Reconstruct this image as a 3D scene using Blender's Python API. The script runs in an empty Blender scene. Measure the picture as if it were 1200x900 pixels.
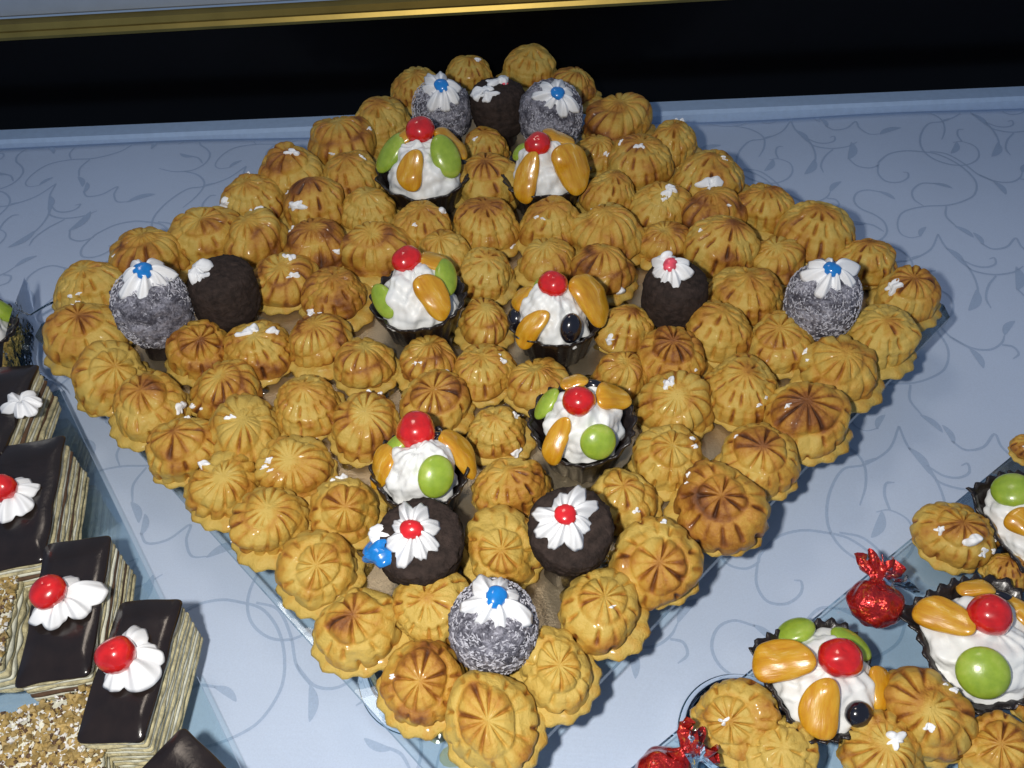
import bpy, math
import numpy as np
from mathutils import Matrix, Vector

CAM_LOC=(0.03292, -0.43608, 0.445)
CAM_ROT=((0.999457, 0.018923, 0.026978), (0.004473, 0.733195, -0.680003), (-0.032648, 0.679755, 0.732713))
HFOV=61
PUFFS=[
(-123.7, 197.5, 24.9, 0.62, 's', 0, [(-0.089, -0.875, 0.466, 3.4)], 'toasted cream puff, fifth from the back corner along the upper left tray edge'),
(-92.5, 226.7, 22.6, 0.35, 'd', 0, [], 'golden cream puff, fourth from the back corner along the upper left tray edge'),
(-157.0, 156.1, 24.6, 0.5, 'c', 0, [(0.208, -0.092, 0.954, 8.7)], 'golden cream puff, sixth from the back corner along the upper left tray edge'),
(-108.3, 149.2, 22.4, 0.5, 'd', 0, [], 'golden ridged cream puff left of the back left fruit tart'),
(-184.5, 125.4, 21.3, 0.55, 'd', 0, [(-0.723, -0.51, 0.457, 7.8)], 'toasted cream puff, seventh from the back corner along the upper left tray edge'),
(-132.0, 113.6, 23.0, 0.65, 'd', 0, [(-0.399, -0.616, 0.665, 11.5)], 'toasted cream puff between the back left fruit tart and the left chocolate cake'),
(-92.2, 108.8, 20.6, 0.45, 'd', 0, [], 'golden ridged cream puff in front and left of the back left fruit tart'),
(-210.3, 82.3, 22.3, 0.42, 'c', 5, [], 'golden cream puff, eighth from the back corner along the upper left tray edge'),
(-170.4, 74.0, 21.4, 0.5, 's', 0, [], 'golden swirled cream puff behind and right of the left chocolate cake'),
(-123.9, 65.1, 21.8, 0.85, 's', 0, [(0.765, -0.475, 0.427, 4.9)], 'brown cream puff between the left chocolate cake and the middle left fruit tart'),
(-47.8, 85.5, 22.5, 0.62, 'd', 0, [(0.626, 0.061, 0.762, 6.2)], 'toasted ridged cream puff in front of the back left fruit tart'),
(-79.2, 57.7, 21.6, 0.62, 's', 0, [], 'toasted swirled cream puff behind and left of the middle left fruit tart'),
(-141.6, 30.6, 19.9, 0.55, 's', 10, [(0.267, 0.236, 0.915, 5.9), (0.471, -0.443, 0.747, 5.3)], 'toasted swirled cream puff right of the left chocolate cake'),
(-101.5, 13.2, 21.5, 0.85, 'd', 0, [(-0.628, -0.754, 0.187, 5.2)], 'brown ridged cream puff left of the middle left fruit tart'),
(-30.9, 51.5, 20.3, 0.45, 'c', 0, [], 'golden cream puff with rosette cap behind and right of the middle left fruit tart'),
(-0.7, 83.5, 22.1, 0.55, 'd', 0, [(0.797, -0.588, -0.136, 5.6)], 'toasted cream puff between the back right fruit tart and the back left fruit tart'),
(-0.7, 31.1, 18.6, 0.35, 'd', 0, [], 'golden cream puff between the middle left fruit tart and the fruit tart with blueberries'),
(-2.6, 139.4, 22.6, 0.42, 'c', 5, [], 'golden cream puff between the back left fruit tart and the back right fruit tart'),
(-4.1, 192.9, 17.7, 0.55, 'd', 0, [], 'toasted cream puff between the back right fruit tart and the back chocolate cake'),
(0.1, -16.0, 17.6, 0.5, 's', 0, [], 'golden swirled cream puff in front and right of the middle left fruit tart'),
(-184.8, -37.0, 20.7, 0.7, 'c', 30, [], 'brown cream puff between the left coconut cake and the left chocolate cake'),
(-146.1, -38.6, 21.6, 0.5, 'd', 10, [(-0.1, 0.098, 0.97, 9.2), (0.586, 0.22, 0.764, 6.0)], 'golden ridged cream puff in front and right of the left chocolate cake'),
(-107.6, -32.2, 20.7, 0.65, 's', 0, [], 'toasted cream puff between the middle left fruit tart and the left chocolate cake'),
(-73.8, -52.6, 19.1, 0.5, 's', 0, [], 'golden swirled cream puff in front and left of the middle left fruit tart'),
(-35.1, -52.4, 18.9, 0.72, 's', 0, [], 'brown swirled cream puff in front of the middle left fruit tart'),
(0.5, -61.2, 18.8, 0.6, 'd', 0, [], 'toasted cream puff between the fruit tart with blueberries and the front right fruit tart'),
(-277.4, 23.9, 22.2, 0.35, 'd', 0, [], 'golden cream puff, tenth from the back corner along the upper left tray edge'),
(-243.4, 57.5, 23.6, 0.5, 's', 0, [], 'golden cream puff, ninth from the back corner along the upper left tray edge'),
(-264.7, -22.9, 24.4, 0.42, 'c', 10, [], 'golden cream puff, tenth from the front corner along the lower left tray edge'),
(-235.2, -60.6, 21.7, 0.35, 'c', 32, [], 'golden cream puff, ninth from the front corner along the lower left tray edge'),
(-202.9, -86.6, 22.0, 0.45, 'c', 10, [(0.936, -0.164, 0.305, 6.2)], 'golden cream puff, eighth from the front corner along the lower left tray edge'),
(-159.5, -72.3, 18.7, 0.62, 's', 10, [], 'toasted cream puff between the left coconut cake and the left chocolate cake'),
(-174.4, -117.8, 19.6, 0.5, 'c', 15, [], 'golden cream puff, seventh from the front corner along the lower left tray edge'),
(-138.2, -107.1, 22.4, 0.22, 's', 15, [(-0.176, -0.203, 0.944, 3.9)], 'pale cream puff between the front left fruit tart and the left coconut cake'),
(-104.9, -86.5, 20.9, 0.55, 'd', 5, [(0.045, -0.968, -0.243, 7.2)], 'toasted ridged cream puff behind and left of the front left fruit tart'),
(-143.1, -145.2, 20.3, 0.45, 's', 15, [(-0.504, 0.212, 0.82, 4.8)], 'golden cream puff, sixth from the front corner along the lower left tray edge'),
(-106.9, -134.3, 20.6, 0.35, 's', 18, [(-0.44, -0.234, 0.85, 4.3)], 'golden swirled cream puff left of the front left fruit tart'),
(-68.2, -103.9, 19.9, 0.45, 's', 5, [], 'golden swirled cream puff behind and left of the front left fruit tart'),
(-28.1, -86.0, 19.9, 0.6, 'c', 8, [], 'toasted cream puff with rosette cap behind the front left fruit tart'),
(-72.0, -163.6, 19.7, 0.5, 'c', 25, [], 'golden cream puff between the blue-stained chocolate cake and the front left fruit tart'),
(-111.7, -171.3, 21.0, 0.42, 's', 20, [], 'golden cream puff, fifth from the front corner along the lower left tray edge'),
(-81.9, -200.3, 20.1, 0.38, 'c', 22, [], 'golden cream puff, fourth from the front corner along the lower left tray edge'),
(-56.6, -233.3, 20.3, 0.35, 'c', 8, [], 'golden cream puff, third from the front corner along the lower left tray edge'),
(-22.0, -226.0, 19.9, 0.38, 'd', 10, [(0.798, -0.6, 0.057, 2.9)], 'golden cream puff between the blue-stained chocolate cake and the front coconut cake'),
(13.0, -191.5, 19.8, 0.3, 'c', 28, [], 'pale cream puff between the flat chocolate cake and the blue-stained chocolate cake'),
(-22.4, -262.1, 19.4, 0.82, 'c', 16, [], 'brown cream puff, second from the front corner along the lower left tray edge'),
(10.3, -280.5, 20.6, 0.28, 'c', 20, [], 'pale cream puff, first from the front corner along the lower left tray edge'),
(39.8, -256.1, 18.7, 0.26, 'c', 12, [], 'pale cream puff, second from the front corner along the lower right tray edge'),
(63.3, -225.1, 19.6, 0.35, 'c', 10, [], 'golden cream puff, third from the front corner along the lower right tray edge'),
(94.1, -198.1, 20.8, 0.42, 'c', 30, [], 'golden cream puff, fourth from the front corner along the lower right tray edge'),
(80.4, -157.3, 17.9, 0.25, 'c', 15, [], 'pale cream puff with rosette cap behind and right of the flat chocolate cake'),
(107.7, -131.5, 20.4, 0.42, 'c', 10, [], 'golden cream puff with rosette cap in front and right of the front right fruit tart'),
(115.9, -92.3, 20.5, 0.42, 's', 15, [(-0.273, 0.09, 0.939, 5.5)], 'golden swirled cream puff right of the front right fruit tart'),
(118.7, -54.5, 22.0, 0.7, 'c', 10, [], 'brown cream puff with rosette cap in front of the right chocolate cake'),
(85.7, -66.4, 17.0, 0.5, 's', 0, [], 'golden swirled cream puff behind and right of the front right fruit tart'),
(93.6, -24.3, 18.5, 0.5, 'd', 0, [(-0.611, -0.674, 0.407, 4.9)], 'golden cream puff between the right chocolate cake and the fruit tart with blueberries'),
(157.5, -81.0, 20.8, 0.4, 'd', 12, [], 'golden cream puff between the right coconut cake and the right chocolate cake'),
(151.2, -32.5, 22.0, 0.42, 'd', 5, [], 'golden ridged cream puff in front and right of the right chocolate cake'),
(188.0, -40.2, 19.6, 0.5, 'c', 10, [], 'golden cream puff with rosette cap in front and left of the right coconut cake'),
(190.8, -103.8, 23.1, 0.5, 'c', 15, [], 'golden cream puff, seventh from the front corner along the lower right tray edge'),
(219.1, -67.6, 24.2, 0.5, 's', 10, [], 'golden cream puff, eighth from the front corner along the lower right tray edge'),
(157.3, -134.9, 20.3, 0.5, 'c', 10, [], 'golden cream puff, sixth from the front corner along the lower right tray edge'),
(130.6, -164.1, 23.6, 0.72, 'c', 26, [], 'brown cream puff, fifth from the front corner along the lower right tray edge'),
(250.9, -40.0, 22.3, 0.25, 'd', 5, [], 'pale cream puff, ninth from the front corner along the lower right tray edge'),
(106.5, 221.7, 25.2, 0.65, 's', 0, [], 'toasted cream puff, fourth from the back corner along the upper right tray edge'),
(148.2, 188.5, 19.6, 0.5, 'd', 0, [], 'golden cream puff, sixth from the back corner along the upper right tray edge'),
(120.5, 160.1, 24.5, 0.6, 'd', 0, [(-0.139, -0.19, 0.952, 5.3)], 'toasted cream puff, fifth from the back corner along the upper right tray edge'),
(88.2, 179.9, 17.4, 0.5, 's', 0, [(0.244, -0.678, 0.679, 5.4)], 'golden cream puff between the back right fruit tart and the back right coconut cake'),
(170.8, 138.1, 24.6, 0.55, 'd', 0, [(-0.183, -0.83, 0.517, 12.2)], 'toasted cream puff, seventh from the back corner along the upper right tray edge'),
(129.8, 105.9, 20.0, 0.4, 'c', 8, [(0.216, -0.159, 0.944, 7.6)], 'golden cream puff with rosette cap behind the right chocolate cake'),
(90.5, 118.5, 20.9, 0.55, 'd', 0, [], 'toasted ridged cream puff in front and right of the back right fruit tart'),
(205.4, 100.1, 21.1, 0.5, 'd', 0, [], 'golden cream puff, eighth from the back corner along the upper right tray edge'),
(166.6, 91.8, 21.5, 0.65, 's', 0, [], 'toasted swirled cream puff behind and right of the right chocolate cake'),
(166.8, 51.4, 22.4, 0.42, 'd', 0, [], 'golden ridged cream puff behind and right of the right chocolate cake'),
(233.5, 68.5, 22.2, 0.5, 'd', 0, [], 'golden cream puff, ninth from the back corner along the upper right tray edge'),
(126.2, 62.7, 18.5, 0.7, 's', 0, [], 'brown swirled cream puff behind the right chocolate cake'),
(201.7, 43.1, 17.4, 0.6, 's', 0, [], 'toasted swirled cream puff behind and left of the right coconut cake'),
(86.8, 68.7, 23.5, 0.42, 's', 0, [], 'golden swirled cream puff behind and left of the right chocolate cake'),
(263.8, 38.3, 17.3, 0.55, 'd', 0, [(-0.219, -0.926, -0.3, 5.3)], 'toasted cream puff, tenth from the back corner along the upper right tray edge'),
(280.1, -0.3, 20.5, 0.55, 'c', 5, [(-0.626, -0.168, 0.746, 8.9)], 'toasted cream puff, tenth from the front corner along the lower right tray edge'),
(81.5, 30.8, 19.7, 0.78, 's', 0, [(0.487, -0.861, -0.146, 7.6)], 'brown cream puff between the fruit tart with blueberries and the right chocolate cake'),
(174.6, 5.0, 21.9, 0.55, 'd', 5, [], 'toasted cream puff between the right chocolate cake and the right coconut cake'),
(-69.0, 289.2, 20.1, 0.5, 'd', 0, [], 'golden cream puff, third from the back corner along the upper left tray edge'),
(-23.7, 318.1, 19.8, 0.5, 'd', 0, [(0.454, -0.104, 0.867, 7.0)], 'golden cream puff, second from the back corner along the upper left tray edge'),
(33.2, 319.0, 24.4, 0.42, 'd', 0, [], 'golden cream puff, first from the back corner along the upper left tray edge'),
(74.1, 283.0, 19.9, 0.6, 's', 0, [], 'toasted cream puff, third from the back corner along the upper right tray edge'),
(47.1, 82.8, 22.2, 0.6, 'd', 0, [], 'toasted ridged cream puff in front of the back right fruit tart'),
(44.3, 45.7, 19.5, 0.5, 's', 0, [], 'golden swirled cream puff behind the fruit tart with blueberries'),
(33.5, -71.1, 19.1, 0.5, 's', 0, [], 'golden swirled cream puff behind and left of the front right fruit tart'),
(9.9, -108.4, 18.2, 0.38, 'd', 5, [(0.612, -0.788, 0.069, 6.4)], 'golden cream puff between the front left fruit tart and the front right fruit tart'),
(17.3, -149.9, 20.0, 0.55, 'd', 5, [], 'toasted cream puff between the flat chocolate cake and the front left fruit tart')]
SIDE_PUFFS=[
(262.0, -171.1, 19.8, 0.55, 'c', 10, [(-0.028, -0.54, 0.824, 6.8), (-0.65, -0.191, 0.721, 3.7), (0.307, -0.785, 0.528, 5.0)], 'toasted cream puff oozing cream near the upper edge of the right tray'),
(125.1, -272.7, 19.9, 0.55, 'c', 28, [], 'toasted rosette puff at the lower left of the right tray beside a candy'),
(212.8, -271.6, 21.0, 0.5, 's', 15, [(-0.239, -0.484, 0.825, 3.5)], 'large golden cream puff below the mandarins of the square fruit tart'),
(142.5, -287.5, 17.5, 0.15, 'd', 5, [], 'palest small cream puff at the bottom edge beside the toasted rosette puff'),
(189.6, -287.2, 17.8, 0.42, 's', 10, [(0.039, -0.032, 0.979, 6.5)], 'golden cream puff with a big cream dab at the bottom of the right tray'),
(241.5, -287.5, 17.3, 0.6, 'c', 15, [], 'toasted cream puff at the bottom right corner of the photo'),
(328.7, -108.3, 10.3, 0.6, 'd', 0, [], 'toasted cream puff cut by the right photo edge, above the grape tart'),
(271.5, -262.0, 12.4, 0.7, 's', 0, [], 'brown cream puff cut by the right photo edge, below the right tart'),
(283.4, -191.8, 11.5, 0.5, 'd', 0, [], 'cream puff half hidden behind the right square tart with blueberry')]
CAKES=[
('coconut', -41.2, 220.2, 24.1, 30.2, (0.104, -0.307, 0.927, 15.8), 'blue', ''),
('coconut', 49.9, 205.3, 25.7, 32.2, (0.145, -0.423, 0.876, 15.5), 'blue', ''),
('coconut', -212.1, -20.8, 24.2, 35.1, (0.139, 0.039, 0.97, 14.9), 'blue', ''),
('coconut', 215.1, -23.3, 23.2, 30.2, (-0.04, -0.081, 0.976, 14.6), 'blue', ''),
('coconut', 11.2, -241.5, 21.0, 26.2, (0.083, 0.04, 0.976, 13.2), 'blue', ''),
('chocolate', 6.4, 223.6, 25.6, 30.7, None, None, 'smear2'),
('chocolate', -171.0, -2.6, 24.3, 30.3, None, None, 'smear1'),
('chocolate', 123.2, -11.1, 23.2, 27.9, (-0.174, -0.046, 0.964, 11.8), 'pink', 'dome'),
('chocolate', -26.1, -197.8, 21.6, 29.1, (-0.112, -0.199, 0.954, 13.6), 'red', 'disc'),
('chocolate', 48.8, -194.9, 20.9, 34.5, (-0.14, -0.16, 0.958, 14.4), 'red', 'disc')]
TARTS=[
('T1', -49.6, 134.8, 35.4, 0, 28.0, 34.7, [('cherry', [-0.7, 12.0, 52.4], [0.991, 0.128, -0.041], [-0.03, 0.507, 0.862], 21.3, 21.3), ('grape', [-21.7, 4.5, 42.1], [0.549, 0.38, 0.744], [-0.833, 0.173, 0.526], 19.4, 33.7), ('grape', [18.0, -8.0, 45.7], [0.401, -0.557, -0.727], [0.709, -0.314, 0.631], 21.6, 31.8), ('mandarin', [-3.5, -20.9, 43.7], [0.228, 0.537, 0.812], [-0.136, -0.809, 0.572], 17.6, 29.0), ('mandarin', [19.1, 10.5, 42.8], [0.654, -0.208, -0.727], [0.734, 0.404, 0.545], 18.2, 29.9), ('mandarin', [-10.5, 9.7, 50.8], [0.898, 0.253, 0.361], [-0.437, 0.403, 0.804], 15.5, 16.8)]),
('T2', 44.0, 130.7, 32.5, 0, 25.7, 31.9, [('cherry', [-5.6, -3.1, 51.9], [0.909, -0.367, 0.198], [-0.268, -0.149, 0.952], 18.3, 18.3), ('mandarin', [-11.7, -19.0, 36.8], [0.194, 0.372, 0.908], [-0.477, -0.773, 0.418], 16.4, 36.6), ('mandarin', [14.8, -15.0, 39.2], [0.34, -0.353, -0.872], [0.614, -0.619, 0.49], 25.2, 36.6), ('mandarin', [8.5, 10.4, 48.2], [0.923, -0.171, -0.345], [0.384, 0.47, 0.795], 14.1, 24.4), ('grape', [-18.3, 7.7, 41.2], [0.634, 0.285, 0.719], [-0.769, 0.321, 0.552], 11.6, 15.5)]),
('T3', -42.3, -10.4, 30.7, 0, 24.3, 30.1, [('cherry', [-5.3, 12.3, 46.1], [0.959, 0.256, 0.12], [-0.252, 0.582, 0.773], 19.3, 18.2), ('grape', [-19.8, -8.9, 34.5], [0.285, -0.915, -0.286], [-0.845, -0.381, 0.376], 15.3, 24.1), ('mandarin', [9.9, -15.0, 41.3], [0.445, -0.408, -0.797], [0.444, -0.673, 0.592], 17.7, 30.1), ('mandarin', [11.1, 12.8, 42.5], [0.839, -0.157, -0.522], [0.505, 0.584, 0.636], 16.7, 23.3), ('grape', [17.8, 5.8, 40.3], [0.29, -0.957, 0.029], [0.79, 0.256, 0.557], 15.5, 26.5)]),
('T4', 46.4, -30.2, 28.8, 0, 22.7, 28.2, [('cherry', [-1.0, 4.4, 48.6], [0.986, -0.139, 0.09], [-0.055, 0.239, 0.969], 18.5, 17.5), ('blueberry', [-22.4, 1.7, 25.2], [0.142, 0.518, 0.844], [-0.99, 0.076, 0.12], 13.6, 15.3), ('blueberry', [7.8, -17.9, 35.4], [0.178, 0.514, 0.839], [0.36, -0.828, 0.431], 13.6, 18.9), ('mandarin', [-13.2, -16.0, 32.7], [0.477, 0.023, 0.879], [-0.597, -0.725, 0.343], 13.7, 28.5), ('mandarin', [18.1, 0.6, 38.0], [0.458, -0.519, -0.722], [0.853, 0.03, 0.521], 22.4, 34.2), ('mandarin', [-18.0, 7.7, 35.4], [0.555, 0.459, 0.693], [-0.83, 0.353, 0.431], 14.1, 17.3), ('grape', [-4.7, 12.4, 43.9], [0.971, 0.115, 0.21], [-0.235, 0.624, 0.746], 11.9, 16.2)]),
('T5', -30.1, -150.3, 26.0, 0, 20.6, 25.5, [('cherry', [-2.3, 14.0, 39.5], [0.98, 0.195, -0.036], [-0.126, 0.751, 0.648], 20.4, 19.5), ('grape', [9.4, -11.7, 38.4], [0.188, 0.756, 0.627], [0.501, -0.623, 0.601], 18.8, 22.4), ('mandarin', [17.8, 8.5, 28.3], [0.443, -0.519, -0.731], [0.877, 0.42, 0.234], 17.8, 30.0), ('mandarin', [-19.3, 1.3, 29.6], [-0.255, -0.627, -0.736], [-0.959, 0.065, 0.276], 15.8, 24.1), ('grape', [-11.6, 10.0, 38.0], [0.785, 0.491, 0.377], [-0.613, 0.531, 0.585], 11.1, 16.7), ('blueberry', [10.2, 13.1, 36.1], [0.828, -0.281, -0.485], [0.529, 0.678, 0.51], 9.3, 12.1), ('mandarin', [-1.6, 13.7, 39.9], [0.983, 0.172, -0.064], [-0.087, 0.743, 0.664], 10.2, 17.6)]),
('T6', 58.8, -119.0, 29.5, 0, 23.3, 28.9, [('cherry', [-2.2, -3.8, 49.4], [0.99, -0.109, 0.095], [-0.116, -0.201, 0.973], 16.7, 15.8), ('grape', [-18.9, 9.3, 33.4], [0.538, 0.501, 0.678], [-0.837, 0.414, 0.359], 12.6, 20.4), ('grape', [7.1, -18.7, 35.8], [0.935, 0.21, -0.286], [0.322, -0.841, 0.434], 19.5, 19.5), ('mandarin', [-12.7, -16.6, 33.8], [0.222, 0.295, 0.929], [-0.565, -0.738, 0.37], 12.1, 27.1), ('mandarin', [15.3, 3.2, 42.4], [0.599, 0.322, -0.733], [0.732, 0.151, 0.665], 15.2, 21.8), ('mandarin', [-3.6, 15.1, 42.5], [0.979, 0.049, 0.2], [-0.173, 0.723, 0.668], 11.6, 15.4), ('blueberry', [7.1, 14.1, 42.2], [0.94, -0.269, -0.211], [0.34, 0.672, 0.658], 7.7, 13.5)]),
('R1', 168.4, -254.2, 30.2, 1, 25.4, 16.9, [('cherry', [5.9, 4.2, 26.2], [0.983, 0.069, -0.167], [0.159, 0.113, 0.981], 19.1, 19.1), ('grape', [-6.4, 23.6, 14.5], [0.967, 0.192, 0.165], [-0.242, 0.892, 0.383], 16.3, 19.7), ('grape', [16.9, 16.1, 16.6], [0.712, -0.7, -0.048], [0.611, 0.584, 0.535], 14.3, 21.1), ('mandarin', [-17.7, 3.0, 21.9], [0.826, -0.09, 0.557], [-0.55, 0.094, 0.83], 18.9, 28.7), ('mandarin', [-4.3, -17.1, 22.1], [0.244, 0.803, 0.543], [-0.132, -0.527, 0.839], 16.6, 26.2), ('mandarin', [24.3, -5.1, 13.3], [-0.16, -0.975, -0.154], [0.938, -0.198, 0.284], 16.4, 21.3), ('blueberry', [10.6, -18.5, 19.2], [0.925, 0.135, -0.356], [0.359, -0.623, 0.695], 12.7, 14.3)]),
('R2', 252.2, -236.6, 33.8, 1, 28.4, 18.9, [('cherry', [-0.5, 6.2, 28.5], [1.0, -0.02, 0.015], [-0.012, 0.148, 0.989], 20.0, 19.2), ('mandarin', [-19.4, 7.0, 23.0], [0.608, -0.579, 0.543], [-0.542, 0.197, 0.817], 16.0, 27.8), ('grape', [-10.5, -18.4, 22.6], [0.24, 0.773, 0.588], [-0.296, -0.518, 0.802], 22.7, 23.5), ('blueberry', [14.2, 20.8, 18.9], [0.795, -0.603, 0.062], [0.442, 0.647, 0.622], 8.7, 13.9), ('mandarin', [4.2, 25.7, 17.6], [0.948, -0.268, 0.171], [0.135, 0.826, 0.547], 12.2, 17.5), ('mandarin', [21.8, 12.5, 18.9], [-0.593, 0.79, 0.154], [0.679, 0.389, 0.622], 12.8, 21.4)]),
('R3', 306.4, -165.7, 31.7, 1, 26.6, 17.7, [('grape', [-11.3, 13.6, 23.2], [0.809, -0.354, 0.469], [-0.326, 0.394, 0.86], 19.8, 20.8), ('mandarin', [-14.9, -8.8, 23.4], [0.646, -0.757, 0.1], [-0.429, -0.252, 0.868], 13.7, 16.4)]),
('L0', -347.3, -10.4, 27.9, 0, 22.0, 27.3, [('grape', [12.2, 16.2, 31.6], [-0.481, -0.011, 0.877], [0.57, 0.756, 0.322], 15.3, 25.9), ('cherry', [0.3, 12.6, 43.4], [0.791, 0.455, -0.409], [0.013, 0.655, 0.755], 17.3, 17.3)])]
LAYER=[('A', -159.4, -256.5, 30.6, 71.1, 0.016), ('B', -202.2, -224.1, 33.5, 79.3, 0.184), ('C', -251.4, -160.2, 38.1, 87.9, 0.224), ('D', -296.8, -93.6, 43.4, 52.7, 0.089), ('E', -124.0, -306.3, 29.1, 31.7, -0.506)]
VINES=[[[282.5, 317.7], [270.2, 298.2], [251.6, 286.1], [237.1, 282.5], [225.0, 266.2], [218.5, 248.1], [218.4, 234.1], [224.0, 222.2], [235.5, 214.0], [248.4, 213.4], [259.7, 220.6], [265.8, 232.0], [265.7, 243.9], [257.1, 251.1], [248.6, 249.9]], [[257.1, 251.1], [257.0, 261.8], [260.4, 270.8], [265.9, 271.8]], [[282.5, 317.7], [283.3, 299.7], [290.3, 284.2], [292.3, 265.1], [289.9, 248.8], [284.7, 237.8]], [[290.3, 284.2], [297.7, 276.6], [306.4, 274.9], [314.2, 278.7], [315.9, 285.9], [311.4, 284.4]], [[223.1, 235.9], [236.6, 231.3], [246.7, 215.4], [252.8, 198.3], [262.1, 186.9]], [[252.8, 198.3], [264.2, 186.8], [276.5, 185.2], [286.3, 191.3], [291.4, 199.2]], [[285.9, 189.5], [292.8, 187.4], [294.1, 180.2], [288.4, 175.4]], [[312.4, 304.9], [318.7, 297.1], [330.9, 299.5], [341.8, 310.1], [342.3, 299.0], [348.5, 287.7], [358.7, 287.2]], [[319.2, 249.4], [323.8, 237.2], [333.6, 232.8], [342.2, 236.4], [345.0, 242.2], [357.1, 253.7], [371.7, 258.0], [384.7, 256.5], [398.7, 251.8], [410.0, 239.2], [416.5, 223.2], [417.9, 206.0], [411.1, 189.7], [400.8, 181.1], [384.1, 174.7], [363.1, 173.8], [344.7, 167.5], [335.6, 154.1], [333.1, 139.0], [339.1, 132.2], [348.7, 134.2]], [[342.2, 236.4], [339.1, 222.8], [342.9, 211.9], [353.1, 210.0], [362.4, 216.0], [364.7, 223.6], [360.8, 224.9]], [[383.0, 206.4], [371.4, 206.9], [361.0, 197.3], [358.2, 184.7], [363.3, 174.4]], [[333.3, 196.7], [322.5, 200.1], [312.9, 195.7], [307.9, 185.0], [310.3, 174.2], [319.2, 165.0], [324.5, 154.5], [323.1, 141.1], [315.9, 131.5], [307.2, 128.6], [295.3, 129.0], [281.7, 134.4]], [[307.9, 153.4], [315.0, 149.8], [320.7, 141.2]], [[307.2, 128.6], [319.6, 123.3], [328.5, 113.4], [331.0, 102.4], [327.4, 87.3], [320.1, 72.9]], [[332.1, 106.1], [339.8, 108.9]], [[381.5, 173.0], [376.9, 159.2], [380.4, 145.5]], [[369.8, 97.3], [374.5, 88.7], [387.9, 83.8], [403.9, 86.2], [414.3, 93.3]], [[389.2, 82.2], [379.4, 70.9], [372.5, 56.9], [372.1, 45.8]]]
LEAVES=[[[252.1, 250.5], [240.7, 231.9]], [[289.0, 248.8], [274.9, 225.7]], [[262.1, 186.9], [265.0, 167.2]], [[291.4, 199.2], [304.2, 213.6]], [[311.0, 318.5], [313.1, 302.6]], [[357.8, 286.4], [380.5, 296.6]], [[328.7, 275.0], [318.7, 247.4]], [[347.5, 133.6], [356.3, 145.8]], [[381.5, 206.5], [395.2, 198.4]], [[332.4, 197.4], [342.5, 185.3]], [[309.7, 152.7], [294.9, 158.4]], [[379.4, 145.6], [389.0, 130.0]], [[363.1, 117.5], [369.5, 96.4]]]
EPOS = (-135.6, -323.0, 33, 72, -.636)

sc = bpy.context.scene
# ---------------------------------------------------------------- camera
cd = bpy.data.cameras.new("camera"); cam = bpy.data.objects.new("camera", cd)
sc.collection.objects.link(cam)
M4 = Matrix(CAM_ROT).to_4x4(); M4.translation = Vector(CAM_LOC); cam.matrix_world = M4
cd.sensor_fit = 'HORIZONTAL'; cd.angle = math.radians(HFOV); cd.clip_start = .01; cd.clip_end = 50
sc.camera = cam
# ---------------------------------------------------------------- light and exposure
w = bpy.data.worlds.new("World"); sc.world = w; w.use_nodes = True
bg = w.node_tree.nodes['Background']; bg.inputs[0].default_value = (.47, .66, 1.0, 1); bg.inputs[1].default_value = .25

def lamp(name, kind, loc, power, col, size, target=None):
    l = bpy.data.lights.new(name, kind); l.energy = power; l.color = col
    if kind == 'POINT': l.shadow_soft_size = size
    else: l.size = size
    o = bpy.data.objects.new(name, l); o.location = loc
    if target is not None:
        o.rotation_euler = (Vector(target) - Vector(loc)).to_track_quat('-Z', 'Y').to_euler()
    sc.collection.objects.link(o); return o
lamp("camera_flash", 'POINT', (CAM_LOC[0] - .065, CAM_LOC[1] + .0, CAM_LOC[2] + .02), 10.3, (1, .95, .88), .011)
lamp("ceiling_lamp", 'AREA', (-.5, .9, 2.3), 6, (1, .86, .72), .5, (0, 0, 0))
sc.view_settings.view_transform = 'Standard'; sc.view_settings.look = 'None'
sc.view_settings.exposure = 0; sc.view_settings.gamma = 1
H0, SIDE = .040, .020
rng = np.random.default_rng(7)

# ---------------------------------------------------------------- helpers
def empty(name, loc, label=None, cat=None, group=None):
    o = bpy.data.objects.new(name, None); o.empty_display_size = .01; o.location = loc
    sc.collection.objects.link(o); return tag(o, label, cat, group)

def tag(o, label=None, cat=None, group=None, kind=None):
    if label: o['label'] = label
    if cat: o['category'] = cat
    if group: o['group'] = group
    if kind: o['kind'] = kind
    return o

def mk(name, V, F, mat, parent=None, tone=None, smooth=True, loc=None):
    me = bpy.data.meshes.new(name)
    V = np.asarray(V, dtype=np.float32)
    me.from_pydata(V, [], F if isinstance(F, list) else F.tolist())
    if smooth: me.shade_smooth()
    if tone is not None:
        a = me.attributes.new('tone', 'FLOAT', 'POINT'); a.data.foreach_set('value', np.asarray(tone, dtype=np.float32).ravel())
    for m in (mat if isinstance(mat, (list, tuple)) else [mat]): me.materials.append(m)
    o = bpy.data.objects.new(name, me); sc.collection.objects.link(o)
    if parent: o.parent = parent
    if loc is not None: o.location = loc
    return o

_gf = {}
def gridfaces(nu, nv, wrap=True):
    k = (nu, nv, wrap)
    if k not in _gf:
        i = np.arange(nu - 1)[:, None]; j = np.arange(nv if wrap else nv - 1)[None]
        j2 = (j + 1) % nv
        _gf[k] = np.stack([i*nv + j, (i+1)*nv + j, (i+1)*nv + j2, i*nv + j2], -1).reshape(-1, 4)
    return _gf[k]

def join(parts):
    Vs, Fs, n = [], [], 0
    for V, F in parts:
        Vs.append(np.asarray(V, float).reshape(-1, 3)); Fs += [[i + n for i in f] for f in (F.tolist() if isinstance(F, np.ndarray) else F)]
        n += len(Vs[-1])
    return np.concatenate(Vs), Fs

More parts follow.
